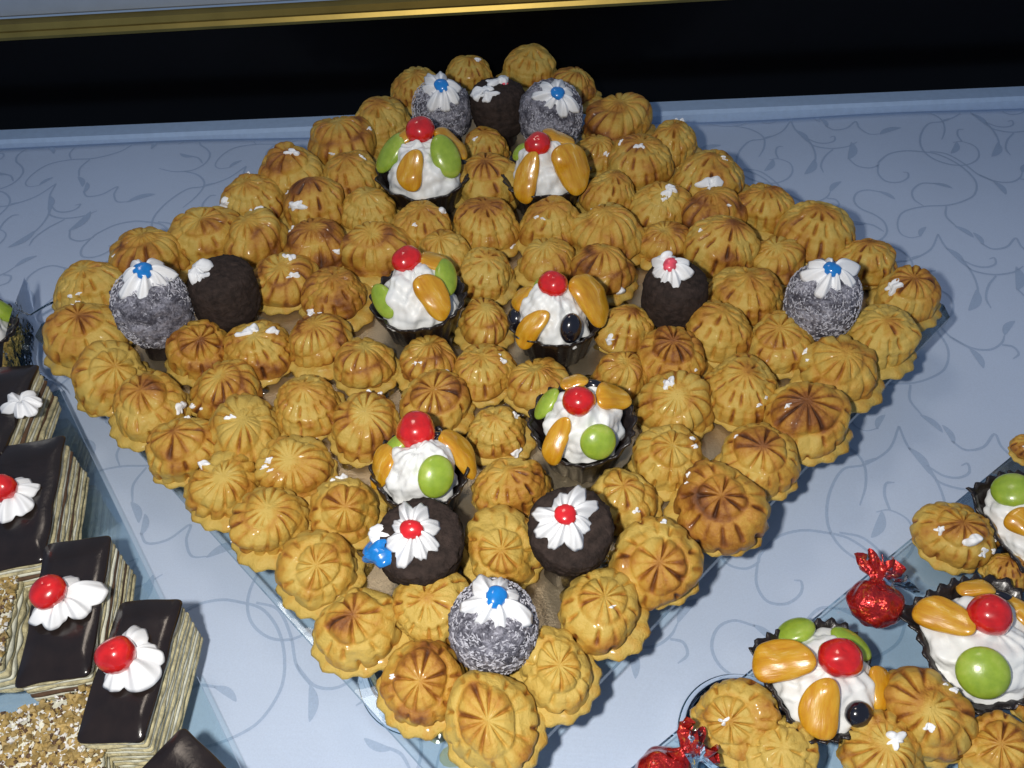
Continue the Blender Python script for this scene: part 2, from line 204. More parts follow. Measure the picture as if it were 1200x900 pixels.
class Noise:
    """smooth pseudo-random field: sum of random plane waves"""
    def __init__(s, seed, freq, n=14):
        r = np.random.default_rng(seed); k = r.normal(size=(n, 3)); k /= np.linalg.norm(k, axis=1)[:, None]
        s.k = k * (freq * r.uniform(.5, 1.5, n))[:, None]; s.p = r.uniform(0, 6.283, n); s.a = math.sqrt(2 / n)
    def __call__(s, P):
        return (np.sin(np.asarray(P) @ s.k.T + s.p)).sum(-1) * s.a

def frame(N, X=None):
    N = np.asarray(N, float); N = N / np.linalg.norm(N)
    if X is None: X = np.array([1, .2, .1]) if abs(N[0]) < .9 else np.array([0, 1, .2])
    X = np.asarray(X, float); X = X - N * (X @ N); X /= np.linalg.norm(X)
    return np.stack([X, np.cross(N, X), N])          # rows: local x, y, z

def sphere(nu=20, nv=28):
    u = np.linspace(.002, math.pi - .002, nu)[:, None]; t = np.linspace(0, 2*math.pi, nv, endpoint=False)[None]
    return np.stack([np.sin(u)*np.cos(t), np.sin(u)*np.sin(t), np.cos(u) + 0*t], -1)

def lathe(prof, nv=64):
    prof = np.asarray(prof, float); t = np.linspace(0, 2*math.pi, nv, endpoint=False)
    return np.stack([prof[:, :1]*np.cos(t), prof[:, :1]*np.sin(t), prof[:, 1:] + 0*t], -1)

# ---------------------------------------------------------------- materials
def material(name, **kw):
    m = bpy.data.materials.new(name); m.use_nodes = True; b = m.node_tree.nodes['Principled BSDF']
    for k, v in kw.items():
        b.inputs[k.replace('_', ' ')].default_value = v
    return m, m.node_tree, b
def rgb(r, g, b): return (r, g, b, 1)
def node(t, kind, **kw):
    n = t.nodes.new(kind)
    for k, v in kw.items():
        if k in n.inputs: n.inputs[k].default_value = v
        else: setattr(n, k, v)
    return n
def noise_tex(t, scale, detail=4, rough=.55, vec=None, dist=0):
    n = node(t, 'ShaderNodeTexNoise'); n.inputs['Scale'].default_value = scale; n.inputs['Detail'].default_value = detail
    n.inputs['Roughness'].default_value = rough; n.inputs['Distortion'].default_value = dist
    if vec is None:
        tc = node(t, 'ShaderNodeTexCoord'); vec = tc.outputs['Object']
    t.links.new(vec, n.inputs['Vector']); return n.outputs['Fac']
def ramp(t, fac, stops):
    r = node(t, 'ShaderNodeValToRGB'); e = r.color_ramp.elements
    while len(e) < len(stops): e.new(.5)
    for el, (p, c) in zip(e, stops): el.position = p; el.color = c if len(c) == 4 else (*c, 1)
    t.links.new(fac, r.inputs['Fac']); return r.outputs['Color']
def bump(t, b, h, strength, dist=.001):
    n = node(t, 'ShaderNodeBump'); n.inputs['Strength'].default_value = strength; n.inputs['Distance'].default_value = dist
    t.links.new(h, n.inputs['Height']); t.links.new(n.outputs['Normal'], b.inputs['Normal'])
def math_(t, op, a, b=None, c=None):
    n = node(t, 'ShaderNodeMath'); n.operation = op
    for i, v in enumerate((a, b, c)):
        if v is None: continue
        if isinstance(v, (int, float)): n.inputs[i].default_value = v
        else: t.links.new(v, n.inputs[i])
    return n.outputs[0]

# choux crust
def choux(name, shift, coat):
    m, t, b = material(name, Roughness=.55, Coat_Weight=coat, Coat_Roughness=.17)
    a = node(t, 'ShaderNodeAttribute'); a.attribute_name = 'tone'
    ob = node(t, 'ShaderNodeAttribute'); ob.attribute_type = 'OBJECT'; ob.attribute_name = 'bake'
    n1 = noise_tex(t, 55, 3); n2 = noise_tex(t, 420, 4, .7)
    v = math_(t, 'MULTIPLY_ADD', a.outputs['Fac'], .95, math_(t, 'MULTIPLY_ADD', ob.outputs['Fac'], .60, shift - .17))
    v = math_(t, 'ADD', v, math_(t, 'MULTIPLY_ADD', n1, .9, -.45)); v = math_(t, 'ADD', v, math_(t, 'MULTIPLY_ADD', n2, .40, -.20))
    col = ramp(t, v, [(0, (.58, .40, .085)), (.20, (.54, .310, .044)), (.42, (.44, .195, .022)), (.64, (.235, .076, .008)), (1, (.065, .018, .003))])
    t.links.new(col, b.inputs['Base Color'])
    cw = ramp(t, noise_tex(t, 90, 2), [(.54, (0, 0, 0)), (.64, (coat, coat, coat))]); t.links.new(cw, b.inputs['Coat Weight'])
    bump(t, b, math_(t, 'MULTIPLY_ADD', noise_tex(t, 1100, 3, .7), .5, n2), .6, .0013); return m
M_PUFF = choux('choux_crust', 0, .36); M_BASE = choux('choux_base_glazed', -.02, .9)

def simple(name, col, rough=.5, var=.12, scale=120, bs=.2, bd=.0008, coat=0, sss=0, spec=.5, coatr=.05, bscale=None, metal=0):
    m, t, b = material(name, Roughness=rough, Coat_Weight=coat, Coat_Roughness=coatr, Specular_IOR_Level=spec, Metallic=metal)
    c = np.array(col); n = noise_tex(t, scale, 4)
    t.links.new(ramp(t, n, [(.3, tuple(c*(1-var))), (.7, tuple(np.minimum(c*(1+var), 1)))]), b.inputs['Base Color'])
    if sss:
        b.inputs['Subsurface Weight'].default_value = sss; b.inputs['Subsurface Radius'].default_value = tuple(.4 + .6*c/c.max()); b.inputs['Subsurface Scale'].default_value = .003
    if bs: bump(t, b, noise_tex(t, bscale or scale*3, 4, .65), bs, bd)
    return m
M_CREAM = simple('whipped_cream', (.83, .84, .82), .5, .03, 80, .25, .0012, .12, .35, coatr=.25, bscale=300)
M_FROST = simple('piped_white_cream', (.86, .87, .88), .5, .02, 80, .12, .0005)
M_SHELL = simple('chocolate_shell', (.014, .009, .008), .33, .3, 150, .5, .001, .3, coatr=.2)
M_SPONGE = simple('chocolate_sponge', (.033, .022, .018), .85, .45, 260, .9, .0015, spec=.25, bscale=420)
M_FOOT = simple('chocolate_foot', (.016, .011, .011), .42, .3, 200, .5, .001, .2)
M_CHERRY = simple('candied_cherry', (.60, .012, .012), .25, .25, 140, .12, .0006, 1.0, .25)
M_BLUEB = simple('dark_berry', (.008, .007, .012), .2, .3, 100, .05, .0005, 1.0)
M_JBLUE = simple('blue_jelly', (.01, .20, .60), .25, .2, 200, .1, .0004, .8)
M_JRED = simple('red_jelly', (.65, .015, .02), .25, .2, 200, .1, .0004, .8)
M_PINK = simple('pink_syrup', (.75, .08, .12), .3, .3, 300, .2, .0005, .6)
M_CHOCTOP = simple('chocolate_glaze', (.016, .010, .008), .22, .25, 90, .15, .001, .4, coatr=.12)
M_LAYER = simple('sponge_layer', (.50, .45, .27), .85, .45, 230, .8, .0014, bscale=600)
M_FILL = simple('cream_layer', (.70, .70, .58), .7, .2, 200, .5, .001, bscale=500)
M_DARKL = simple('cocoa_layer', (.10, .055, .03), .85, .4, 200, .5, .001)
M_NUT = simple('chopped_nut', (.36, .25, .085), .6, .45, 220, .4, .0008, .2)
M_SUGAR = simple('white_crumb', (.74, .73, .70), .7, .1, 200, .3, .0006)
M_GOLD = simple('gold_board', (.52, .43, .29), .36, .15, 60, .5, .0006, metal=.85, bscale=700)
M_TRIM = simple('gold_trim', (.46, .33, .09), .42, .1, 30, .1, .0005, metal=1)
M_BLACK = simple('black_gloss', (.002, .002, .0025), .2, .1, 20, 0, spec=.12)
M_PALE = simple('pale_board', (.30, .35, .42), .6, .05, 60, .1)
M_EDGE = simple('pale_blue_edge', (.40, .53, .72), .7, .05, 160, .4, .0005, bscale=900)

def fruit(name, stops, axis_scale, coat=.6, sss=.35, bs=.25, cr=.08):
    m, t, b = material(name, Roughness=.3, Coat_Weight=coat, Coat_Roughness=cr, Subsurface_Weight=sss, Subsurface_Scale=.004)
    tc = node(t, 'ShaderNodeTexCoord'); mp = node(t, 'ShaderNodeMapping'); mp.inputs['Scale'].default_value = axis_scale
    t.links.new(tc.outputs['Object'], mp.inputs['Vector'])
    n = noise_tex(t, 1, 4, .6, mp.outputs['Vector'])
    t.links.new(ramp(t, n, stops), b.inputs['Base Color']); b.inputs['Subsurface Radius'].default_value = (1, .7, .2)
    bump(t, b, n, bs, .001); return m
M_GRAPE = fruit('green_grape', [(.25, (.22, .34, .03)), (.55, (.33, .46, .05)), (.8, (.46, .54, .12))], (120, 120, 120), .35, .5, .3, .15)
M_MAND = fruit('mandarin_flesh', [(.28, (.50, .20, .006)), (.48, (.60, .30, .012)), (.62, (.66, .37, .03)), (.76, (.74, .56, .24))], (60, 300, 200), .7, .5, .35, .10)

def glass(name, tint, refl=.5, rough=.03, bumpy=0):
    m = bpy.data.materials.new(name); m.use_nodes = True; t = m.node_tree; t.nodes.clear()
    o = node(t, 'ShaderNodeOutputMaterial'); mix = node(t, 'ShaderNodeMixShader'); tr = node(t, 'ShaderNodeBsdfTransparent'); gl = node(t, 'ShaderNodeBsdfGlossy')
    tr.inputs[0].default_value = rgb(*tint); gl.inputs['Roughness'].default_value = rough; gl.inputs['Color'].default_value = rgb(.9, .95, 1)
    fr = node(t, 'ShaderNodeFresnel'); fr.inputs[0].default_value = 1.5
    t.links.new(math_(t, 'MULTIPLY', fr.outputs[0], refl), mix.inputs[0]); t.links.new(tr.outputs[0], mix.inputs[1]); t.links.new(gl.outputs[0], mix.inputs[2])
    if bumpy:
        bn = node(t, 'ShaderNodeBump'); bn.inputs['Strength'].default_value = bumpy; bn.inputs['Distance'].default_value = .002
        t.links.new(noise_tex(t, 130, 3), bn.inputs['Height'])
        for s in (gl.inputs['Normal'], fr.inputs['Normal']): t.links.new(bn.outputs['Normal'], s)
    t.links.new(mix.outputs[0], o.inputs[0]); return m
M_GLASS = glass('clear_glass', (.90, .95, .96), .8)
M_GEDGE = glass('glass_edge', (.25, .36, .40), 1)
M_BOWL = glass('bowl_glass', (.62, .72, .80), 1.0)
M_SYRUP = glass('clear_syrup', (.90, .82, .50), 2.2, .04, 1.0)
M_CELLO = glass('cellophane', (.62, .68, .74), 1.5, .06, .5)

def cloth_mat(name, col, rough, sheen, var):
    m, t, b = material(name, Roughness=rough, Sheen_Weight=sheen, Sheen_Roughness=.4, Specular_IOR_Level=.35)
    tc = node(t, 'ShaderNodeTexCoord')
    wv = []
    for ax, s in (('X', 520), ('Y', 520)):
        n = node(t, 'ShaderNodeTexWave'); n.bands_direction = ax; n.inputs['Scale'].default_value = s; n.inputs['Distortion'].default_value = 1.5; n.inputs['Detail'].default_value = 2
        t.links.new(tc.outputs['Object'], n.inputs['Vector']); wv.append(n.outputs['Fac'])
    h = math_(t, 'ADD', wv[0], wv[1]); h = math_(t, 'ADD', h, noise_tex(t, 900, 3))
    c = np.array(col); n = noise_tex(t, 7, 5)
    k = math_(t, 'MULTIPLY_ADD', noise_tex(t, 1100, 2), .5, math_(t, 'MULTIPLY', n, .5))
    t.links.new(ramp(t, k, [(.3, tuple(c*(1-var))), (.7, tuple(c*(1+var)))]), b.inputs['Base Color'])
    bump(t, b, h, .25, .0004); return m
M_CLOTH = cloth_mat('damask_cloth', (.52, .615, .78), .55, .1, .07)
M_SATIN = cloth_mat('damask_scroll', (.375, .475, .64), .42, .0, .12)

# ---------------------------------------------------------------- table, cloth, cabinet
EY0, ESL = .313, .0295                                  # back edge of the table: y = EY0 + ESL * x
_cn = Noise(5, 26, 8); _cn2 = Noise(6, 9, 6)
def cloth_z(x, y):
    P = np.stack([x, y, 0*x], -1); return .0006*_cn(P) + .0008*_cn2(P) - .0016
nx, ny = 150, 110
xs = np.linspace(-.95, .95, nx)[None, :]; s = np.linspace(0, 1, ny)[:, None]
X = xs + 0*s; Y = -.75 + s*(EY0 + ESL*xs + .75); Z = cloth_z(X, Y)
X2 = np.concatenate([X, X[-1:]]); Y2 = np.concatenate([Y, Y[-1:] + .002]); Z2 = np.concatenate([Z, Z[-1:] - .02])
cloth = mk('tablecloth', np.stack([X2, Y2, Z2], -1).reshape(-1, 3), gridfaces(ny + 1, nx, False), M_CLOTH)
tag(cloth, 'pale blue white damask tablecloth with scrolling vines under all trays', 'tablecloth')

def catmull(P, sub=7):
    P = np.asarray(P, float); Q = np.concatenate([[2*P[0]-P[1]], P, [2*P[-1]-P[-2]]]); o = []
    for i in range(1, len(Q)-2):
        for tt in np.linspace(0, 1, sub, endpoint=False):
            a, b, c, d = Q[i-1:i+3]
            o.append(.5*((2*b) + (-a+c)*tt + (2*a-5*b+4*c-d)*tt**2 + (-a+3*b-3*c+d)*tt**3))
    o.append(P[-1]); return np.array(o)
parts = []
def ribbon(L, wid):
    T = np.gradient(L, axis=0); T /= np.linalg.norm(T, axis=1)[:, None] + 1e-9; Nn = np.stack([-T[:, 1], T[:, 0]], -1)
    ok = (L[:, 1] < EY0 + ESL*L[:, 0] - .003) & (L[:, 1] > -.42) & (abs(L[:, 0]) < .72)
    if ok.sum() < 3 or not ok.all():
        idx = np.where(ok)[0]
        if len(idx) < 3: return
        br = np.where(np.diff(idx) > 1)[0]; runs = np.split(idx, br + 1)
        for r in runs:
            if len(r) > 2: ribbon_ok(L[r], Nn[r], wid[r])
        return
    ribbon_ok(L, Nn, wid)
def ribbon_ok(L, Nn, wid):
    A = L + Nn*wid[:, None]; B = L - Nn*wid[:, None]; V = np.stack([A, B], 1).reshape(-1, 2)
    z = cloth_z(V[:, 0], V[:, 1]) + .0003
    parts.append((np.column_stack([V, z]), gridfaces(len(L), 2, False)))
v1 = np.array([.1711, .0202]); v2 = np.array([.080, -.182])
for i in range(-7, 7):
    for j in range(-2, 6):
        off = v1*i + v2*j
        for L in VINES:
            c = catmull(np.array(L)/1000 + off); n = len(c)
            ribbon(c, np.interp(np.linspace(0, 1, n), [0, .3, .8, 1], [.00075, .0009, .0008, .0004]))
        for a, b in LEAVES:
            a = np.array(a)/1000 + off; b = np.array(b)/1000 + off; d = b - a; nrm = np.array([-d[1], d[0]])
            tt = np.linspace(0, 1, 12); c = a + d*tt[:, None] + nrm*(.10*np.sin(math.pi*tt))[:, None]
            ribbon(c, .0003 + np.linalg.norm(d)*.12*np.sin(math.pi*tt)**.8)
V, F = join(parts)
sp = mk('scroll_pattern', V, F, M_SATIN, cloth, smooth=False)

def box(cx, cy, cz, sx, sy, sz, b=.001):
    bm_pts = []
    x, y, z = sx/2, sy/2, sz/2
    P = [(-x+b, -y), (x-b, -y), (x, -y+b), (x, y-b), (x-b, y), (-x+b, y), (-x, y-b), (-x, -y+b)]
    lv = [(-z, .0), (-z+b, b), (z-b, b), (z, .0)]
    V = []
    for zz, g in lv:
        k = 1 - (b-g)/max(x, y) if g < b else 1
        for px, py in P: V.append((cx + px*(1-(b-g)/x), cy + py*(1-(b-g)/y), cz + zz))
    F = [list(f) for f in gridfaces(4, 8)]
    F = [[int(i) for i in reversed(f)] for f in F] + [list(range(7, -1, -1)), list(range(24, 32))]
    F[:-2] = [f[::-1] for f in F[:-2]]
    return np.array(V), [[int(i) for i in f] for f in F]
ang = math.atan(ESL)
V, F = box(0, .013, -.004, 1.9, .024, .024, .003)
strip = mk('table_edge', V, F, M_EDGE, smooth=False, loc=(0, EY0, 0)); strip.rotation_euler = (0, 0, ang)
tag(strip, 'pale blue raised strip along the back edge of the table', 'table edge')
cab = empty('cabinet', (0, .378, .0018), 'black gloss cabinet with gold trim and pale top behind the table', 'cabinet'); cab.rotation_euler = (0, -.013, ang)
V, F = box(0, .012, -.26, 2.2, .02, .683, .002); mk('gloss_panel', V, F, M_BLACK, cab, smooth=False)
prof = [(.004, .0815), (-.004, .0825), (-.006, .086), (-.0045, .090), (-.0065, .0925), (-.006, .0985), (.004, .0995)]
V = np.array([[(x, y, z) for y, z in prof] for x in (-1.1, 1.1)]).reshape(-1, 3)
mk('gold_trim', V, gridfaces(2, len(prof), True), M_TRIM, cab, smooth=False)
V, F = box(0, .013, .40, 2.2, .016, .60, .002); mk('pale_panel', V, F, M_PALE, cab, smooth=False)

# ---------------------------------------------------------------- glass trays
def plate(poly, z0, z1, parent, name='glass_plate'):
    n = len(poly); V = [(x, y, z0) for x, y in poly] + [(x, y, z1) for x, y in poly]
    mk(name, V, [list(range(n-1, -1, -1)), list(range(n, 2*n))], M_GLASS, parent, smooth=False)
    V = np.array(V); mk('ground_edge', V, [[i, (i+1) % n, n + (i+1) % n, n + i] for i in range(n)], M_GEDGE, parent, smooth=False)
D = .44/2**.5; c = .006
dia = [(-D, -c), (-c, -D), (c, -D), (D, -c), (D, c), (c, D), (-c, D), (-D, c)]
tray = empty('serving_tray', (0, 0, H0), 'large square glass tray holding the pyramid of cream puffs', 'tray')
plate(dia, -.0055, -.0005, tray)
k = .93; bd = np.array([(x*k, y*k) for x, y in dia]); n = len(bd)
V = np.concatenate([np.column_stack([bd, np.full(n, 0.0)]), np.column_stack([bd, np.full(n, .0012)])])
mk('gold_board', V, [list(range(n-1, -1, -1)), list(range(n, 2*n))] + [[i, (i+1) % n, n+(i+1) % n, n+i] for i in range(n)], M_GOLD, tray, smooth=False)

def bowl(name, x, y, r, h, label, up=False):
    o = empty(name, (x, y, .0004), label, 'glass bowl', 'upturned glass bowls under the trays')
    pr = [(r, 0), (r*1.0, .002), (r*.97, h*.35), (r*.86, h*.7), (r*.66, h*.93), (r*.4, h), (.0005, h), (.0005, h-.002), (r*.38, h-.002), (r*.63, h*.93-.002), (r*.83, h*.68), (r*.94, h*.35), (r*.97, .001), (r, 0)]
    P = lathe(pr, 64); mk('bowl_body', P.reshape(-1, 3), gridfaces(len(pr), 64), M_BOWL, o)
    a = lathe([(r*.995, .0), (r*1.012, .001), (r*1.012, .003), (r*.985, .0038), (r*.965, .0025), (r*.97, .0)], 64); mk('rim', a.reshape(-1, 3), gridfaces(6, 64), M_GEDGE, o)
bowl('glass_bowl', -.030, -.234, .034, H0 - .0066, 'upturned clear glass bowl under the front corner of the big tray')
bowl('glass_bowl', -.215, .02, .040, H0 - .0066, 'upturned clear glass bowl under the left corner of the big tray')
bowl('glass_bowl', .215, .02, .040, H0 - .0066, 'upturned clear glass bowl under the right corner of the big tray')
bowl('glass_bowl', .0, .225, .040, H0 - .0066, 'upturned clear glass bowl under the back corner of the big tray')
def quad_tray(a, b, depth, side, label):
    a, b = np.array(a), np.array(b); d = (b-a)/np.linalg.norm(b-a); nn = np.array([-d[1], d[0]])*side
    poly = [a, b, b + nn*depth, a + nn*depth]
    if side < 0: poly = poly[::-1]
    o = empty('side_tray', (0, 0, SIDE), label, 'tray'); plate([tuple(q) for q in poly], -.0045, 0, o)
dl = np.array([.158, -.221]); dl /= np.linalg.norm(dl); pl = np.array([-.27, -.067])
quad_tray(pl - dl*.035, pl + dl*.36, .30, -1, 'clear glass tray at left under the layer cakes')
dr = np.array([-.201, -.148]); dr /= np.linalg.norm(dr); prr = np.array([.331, -.101])
quad_tray(prr - dr*.06, prr + dr*.36, .30, 1, 'clear glass tray at right under fruit tarts and candies')
bowl('glass_bowl', .134, -.270, .033, SIDE - .0056, 'upturned clear glass bowl under the right tray beside a red candy')

# ---------------------------------------------------------------- cream puffs
NU, NV = 44, 180
def dab_mesh(v, size, surf, C, seed):
    """smear of cream laid on a surface: v = direction from C, surf = vertices of that surface"""
    Q = np.asarray(surf).reshape(-1, 3) - C; QL = np.linalg.norm(Q, axis=1); QD = Q/QL[:, None]
    d = np.asarray(v, float); d = d/np.linalg.norm(d); R0 = QL[np.argmax(QD @ d)]; fr = frame(d); nn = Noise(seed, 5, 10)
    rho = np.linspace(.01, 1, 11)[:, None]; t = np.linspace(0, 2*math.pi, 32, endpoint=False)[None]
    o = 1 + .38*nn(np.stack([np.cos(t), np.sin(t), 0*t + seed], -1)); asp = np.random.default_rng(seed).uniform(.5, .8)
    a = rho*o*size*.52*np.cos(t); b = rho*o*size*.52*asp*np.sin(t)
    nf = Noise(seed+1, 8/size, 12)(np.stack([a, b, 0*a], -1))
    hh = size*.20*np.sqrt(np.clip(1-rho**2, 0, 1))*(1 + .5*nf) + .0003 - .0012*(rho > .95)
    S = d*R0 + a[..., None]*fr[0] + b[..., None]*fr[1]; D_ = S/np.linalg.norm(S, axis=-1, keepdims=True)
    rad = QL[np.argmax(D_.reshape(-1, 3) @ QD.T, axis=1)].reshape(D_.shape[:2])
    return (D_*(rad + hh)[..., None]).reshape(-1, 3) + C, gridfaces(11, 32)

def puff(idx, x, y, R, bake, typ, tilt, dabs, label, h, group):
    x, y, R = x/1000, y/1000, R/1000*(1.10 - .09*min(max((.05 - y)/.30, 0), 1) if h == H0 else .98); r = np.random.default_rng(100 + idx)
    root = empty('cream_puff', (x, y, h + (.0015 if h == H0 else .0004)), label, 'cream puff', group)
    hb = .30*R
    # upper shell
    u = np.linspace(0, 1, NU)[:, None]; t = np.linspace(0, 2*math.pi, NV, endpoint=False)[None]
    ph = .003 + u*math.radians(112)
    rr = np.sin(ph)**.86; zz = np.where(ph < math.pi/2, np.cos(ph), .55*np.cos(ph))
    n = int(r.integers(13, 18)); tw = r.uniform(-.5, .5); ph0 = r.uniform(0, 6.28)
    g = lambda a, pw: (.5 + .5*np.cos(a))**pw
    st = r.uniform(.85, 1.15)
    na = Noise(2000 + idx, 7, 12)
    def dashes(nn_, band, k, twist, pw, seed):
        """one ring of short radial grooves; every groove gets its own depth and length"""
        f = np.clip(band, 0, 1); ph_ = nn_*t + seed + twist*f
        own = np.clip(.66 + .5*np.sin(np.floor(ph_/(2*math.pi))*2.399 + seed*3), .1, 1.05)
        return g(ph_ + math.pi, pw)*np.clip(np.sin(math.pi*f)*1.5, 0, 1)*own*((band > 0) & (band < 1))
    if typ == 'c':
        uc = r.uniform(.26, .40); ncap = int(r.integers(10, 14)); inc = u < uc; s = (u - uc)/(1 - uc)
        cap = dashes(ncap, (u - .02)/(uc - .02), 0, tw*3, 3.0, ph0)
        sk1 = dashes(n, (s - .03)/.34, 1, tw*2, 6, ph0*2); sk2 = dashes(n, (s - .36)/.50, 2, tw*2, 5, ph0*2 + 1.2 + tw)
        groove = np.maximum(cap*.9, np.maximum(sk1*.8, sk2)); cre = np.exp(-((u - uc - .025*np.sin(t + ph0))/.04)**2)
        disp = -.115*groove*st - .045*cre*(1 + .6*np.sin(2*t + ph0)) + np.where(inc, .05*np.sin(math.pi*np.clip(u/uc, 0, 1)), .035*np.sin(math.pi*np.clip(s, 0, 1))) + .03*np.exp(-(u/.07)**2)
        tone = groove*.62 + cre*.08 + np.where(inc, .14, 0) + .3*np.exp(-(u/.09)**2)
    elif typ == 'd':
        o_ = r.uniform(-.04, .04) + .03*np.sin(t + ph0)
        d0 = dashes(n - 5, (u - .06)/(.20 + o_), 0, tw*2, 3.5, ph0); d1 = dashes(n + 1, (u - .28 - o_)/.24, 1, tw*2, 5.5, ph0 + 2); d2 = dashes(n + 3, (u - .52 - o_)/.34, 2, tw, 5, ph0 + 3.3 + tw)
        groove = np.maximum(np.maximum(d0*.8, d1), d2)
        disp = -.115*groove*st + .04*np.exp(-(u/.10)**2) - .030*np.exp(-((u - .36 - o_)/.035)**2) - .022*np.exp(-((u - .61 - o_)/.03)**2)
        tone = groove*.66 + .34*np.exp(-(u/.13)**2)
    else:
        q = 2.1*u + t/(2*math.pi) + .08*np.sin(2*t + ph0); coil = np.abs(np.sin(math.pi*q)); fq = q - np.floor(q)
        # whole number of grooves round the coil so that the ring closes
        groove = g((n - 1)*t + ph0 + u*(4 + 5*tw), 5.0)*np.clip(np.sin(math.pi*fq)*1.7 - .1, 0, 1)*np.clip(u*8 - .4, 0, 1)*(.65 + .35*np.sin(3*t + 7*u + ph0))
        disp = -.12*groove*st + .085*(coil**.7 - .6)*np.clip(u*5, 0, 1)
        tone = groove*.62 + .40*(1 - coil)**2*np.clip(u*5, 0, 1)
    fine = Noise(2600 + idx, 19, 24); mid = Noise(2700 + idx, 5.5, 14)
    dirs = np.stack([rr*np.cos(t), rr*np.sin(t), zz + 0*t], -1)
    lo = Noise(500 + idx, 2.3, 9); hi = Noise(900 + idx, 9, 16)
    nl = lo(dirs); nh = hi(dirs)
    amp = 1 + .10*np.sin(t*2 + r.uniform(0, 6)) * 0
    P = dirs*(1 + disp + .072*nl + .02*nh + .022*mid(dirs) + .007*fine(dirs) )[..., None]
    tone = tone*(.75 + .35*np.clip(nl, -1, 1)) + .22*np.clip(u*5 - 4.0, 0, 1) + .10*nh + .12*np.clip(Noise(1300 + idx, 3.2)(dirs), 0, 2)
    sx, sy, sz = r.uniform(.93, 1.07), r.uniform(.93, 1.07), r.uniform(.84, .98)
    P = P*np.array([sx, sy, sz])*R
    spin = r.uniform(0, 6.28); cs, sn = math.cos(spin), math.sin(spin)
    P = P @ np.array([[cs, -sn, 0], [sn, cs, 0], [0, 0, 1]]).T
    ta = math.radians(tilt) + r.normal()*.05; az = math.atan2(CAM_LOC[1] - y, CAM_LOC[0] - x) + r.normal()*.25
    if tilt < 4: az = r.uniform(0, 6.28); ta = abs(r.normal())*.14
    ax = np.array([-math.sin(az), math.cos(az), 0]); K = np.array([[0, 0, ax[1]], [0, 0, -ax[0]], [-ax[1], ax[0], 0]])
    Rm = np.eye(3) + math.sin(ta)*K + (1 - math.cos(ta))*(K @ K)
    P = P @ Rm.T
    C = np.array([0, 0, hb + .12*R + .10*R*math.sin(ta)])
    last = P[-1].mean(0); P = np.concatenate([P, (P[-1:]*.55 + last*.45), (P[-1:]*.01 + last*.99)]); tone = np.concatenate([tone, tone[-1:], tone[-1:]])
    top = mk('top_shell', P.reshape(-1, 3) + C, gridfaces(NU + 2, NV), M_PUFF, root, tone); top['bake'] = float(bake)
    # lower shell
    pr = np.array([(.002, 0), (.66, 0), (.86, .05), (1.0, .20), (1.04, .42), (1.0, .66), (.84, .92), (.002, 1.0)])
    B = lathe(pr*np.array([R*(1.10 if h == H0 else 1.0), hb*1.10]), 56); tb = np.linspace(0, 2*math.pi, 56, endpoint=False)
    wob = 1 + .045*np.cos(13*tb + ph0) + .03*np.sin(3*tb + spin)
    B[..., 0] *= wob; B[..., 1] *= wob; B[..., :2] += r.normal(size=2)*R*.05
    bt = np.repeat((.08 + .12*np.cos(13*tb + ph0))[None], len(pr), 0)
    lowr = mk('bottom_shell', B.reshape(-1, 3), gridfaces(len(pr), 56), M_BASE, root, bt); lowr['bake'] = float(min(.26, bake*.4))
    if r.random() < .6:  # extra white specks: cream bits, plus glaze glints modelled as white cream
        a_, e_ = r.uniform(0, 6.28), r.uniform(.15, 1.2)
        dabs = list(dabs) + [(math.cos(a_)*math.cos(e_), math.sin(a_)*math.cos(e_), math.sin(e_), r.uniform(1.6, 3.6))]
        if r.random() < .4: dabs.append((math.cos(a_ + .35)*math.cos(e_), math.sin(a_ + .35)*math.cos(e_), math.sin(e_) + .1, r.uniform(1.2, 2.4)))
    for q, (vx, vy, vz, sz_) in enumerate(dabs):
        V, F = dab_mesh((vx, vy, vz), sz_/1000*1.25, P + C, np.array([0, 0, .36*R]), 3000 + idx*7 + q)
        mk('cream_glint_dab', V, F, M_FROST, root)
for i, a in enumerate(PUFFS): puff(i, *a, H0, 'cream puffs piled on the big tray')
for i, a in enumerate(SIDE_PUFFS): puff(400 + i, *a, SIDE, 'cream puffs on the right tray')

# ---------------------------------------------------------------- cream flowers, fruit
def flower_mesh(R, n, seed, hf=.55, droop=.0):
    r = np.random.default_rng(seed); rho = np.linspace(.01, 1, 16)[:, None]; t = np.linspace(0, 2*math.pi, 22*n, endpoint=False)[None]
    tt = t + .22*rho + .10*np.sin(2*t + r.uniform(0, 6)); val = (.5 - .5*np.cos(n*tt))           # 0 in valleys
    amp = 1 + .14*np.sin(t*2 + r.uniform(0, 6)) + .10*np.sin(3*t + r.uniform(0, 6))
    out = R*amp*(1 + .05*np.sin(5*tt + r.uniform(0, 6)))*(.72 + .27*val**.5 + .02*np.cos(3*n*tt)*val)
    a = rho*out*np.cos(t); b = rho*out*np.sin(t)
    z = R*hf*(1.0 - rho**2.6)*(.72 + .28*val**.6) + R*.16*val*np.sin(math.pi*rho) - R*.12*np.exp(-(rho/.22)**2)
    z += R*.05*np.cos(3*n*tt)*rho*(1 - .3*rho) + .045*R*Noise(seed, 5/R, 10)(np.stack([a, b, 0*a], -1))
    z -= droop*R*rho**2
    P = np.stack([a, b, z], -1)
    P = np.concatenate([P, P[-1:]*np.array([.8, .8, 1]) - np.array([0, 0, .10*R]), P[-1:]*np.array([.01, .01, 0]) - np.array([0, 0, .15*R + droop*R])])
    return P.reshape(-1, 3), gridfaces(18, 22*n)

def put(V, pos, N, X=None): return np.asarray(V) @ frame(N, X) + np.asarray(pos)

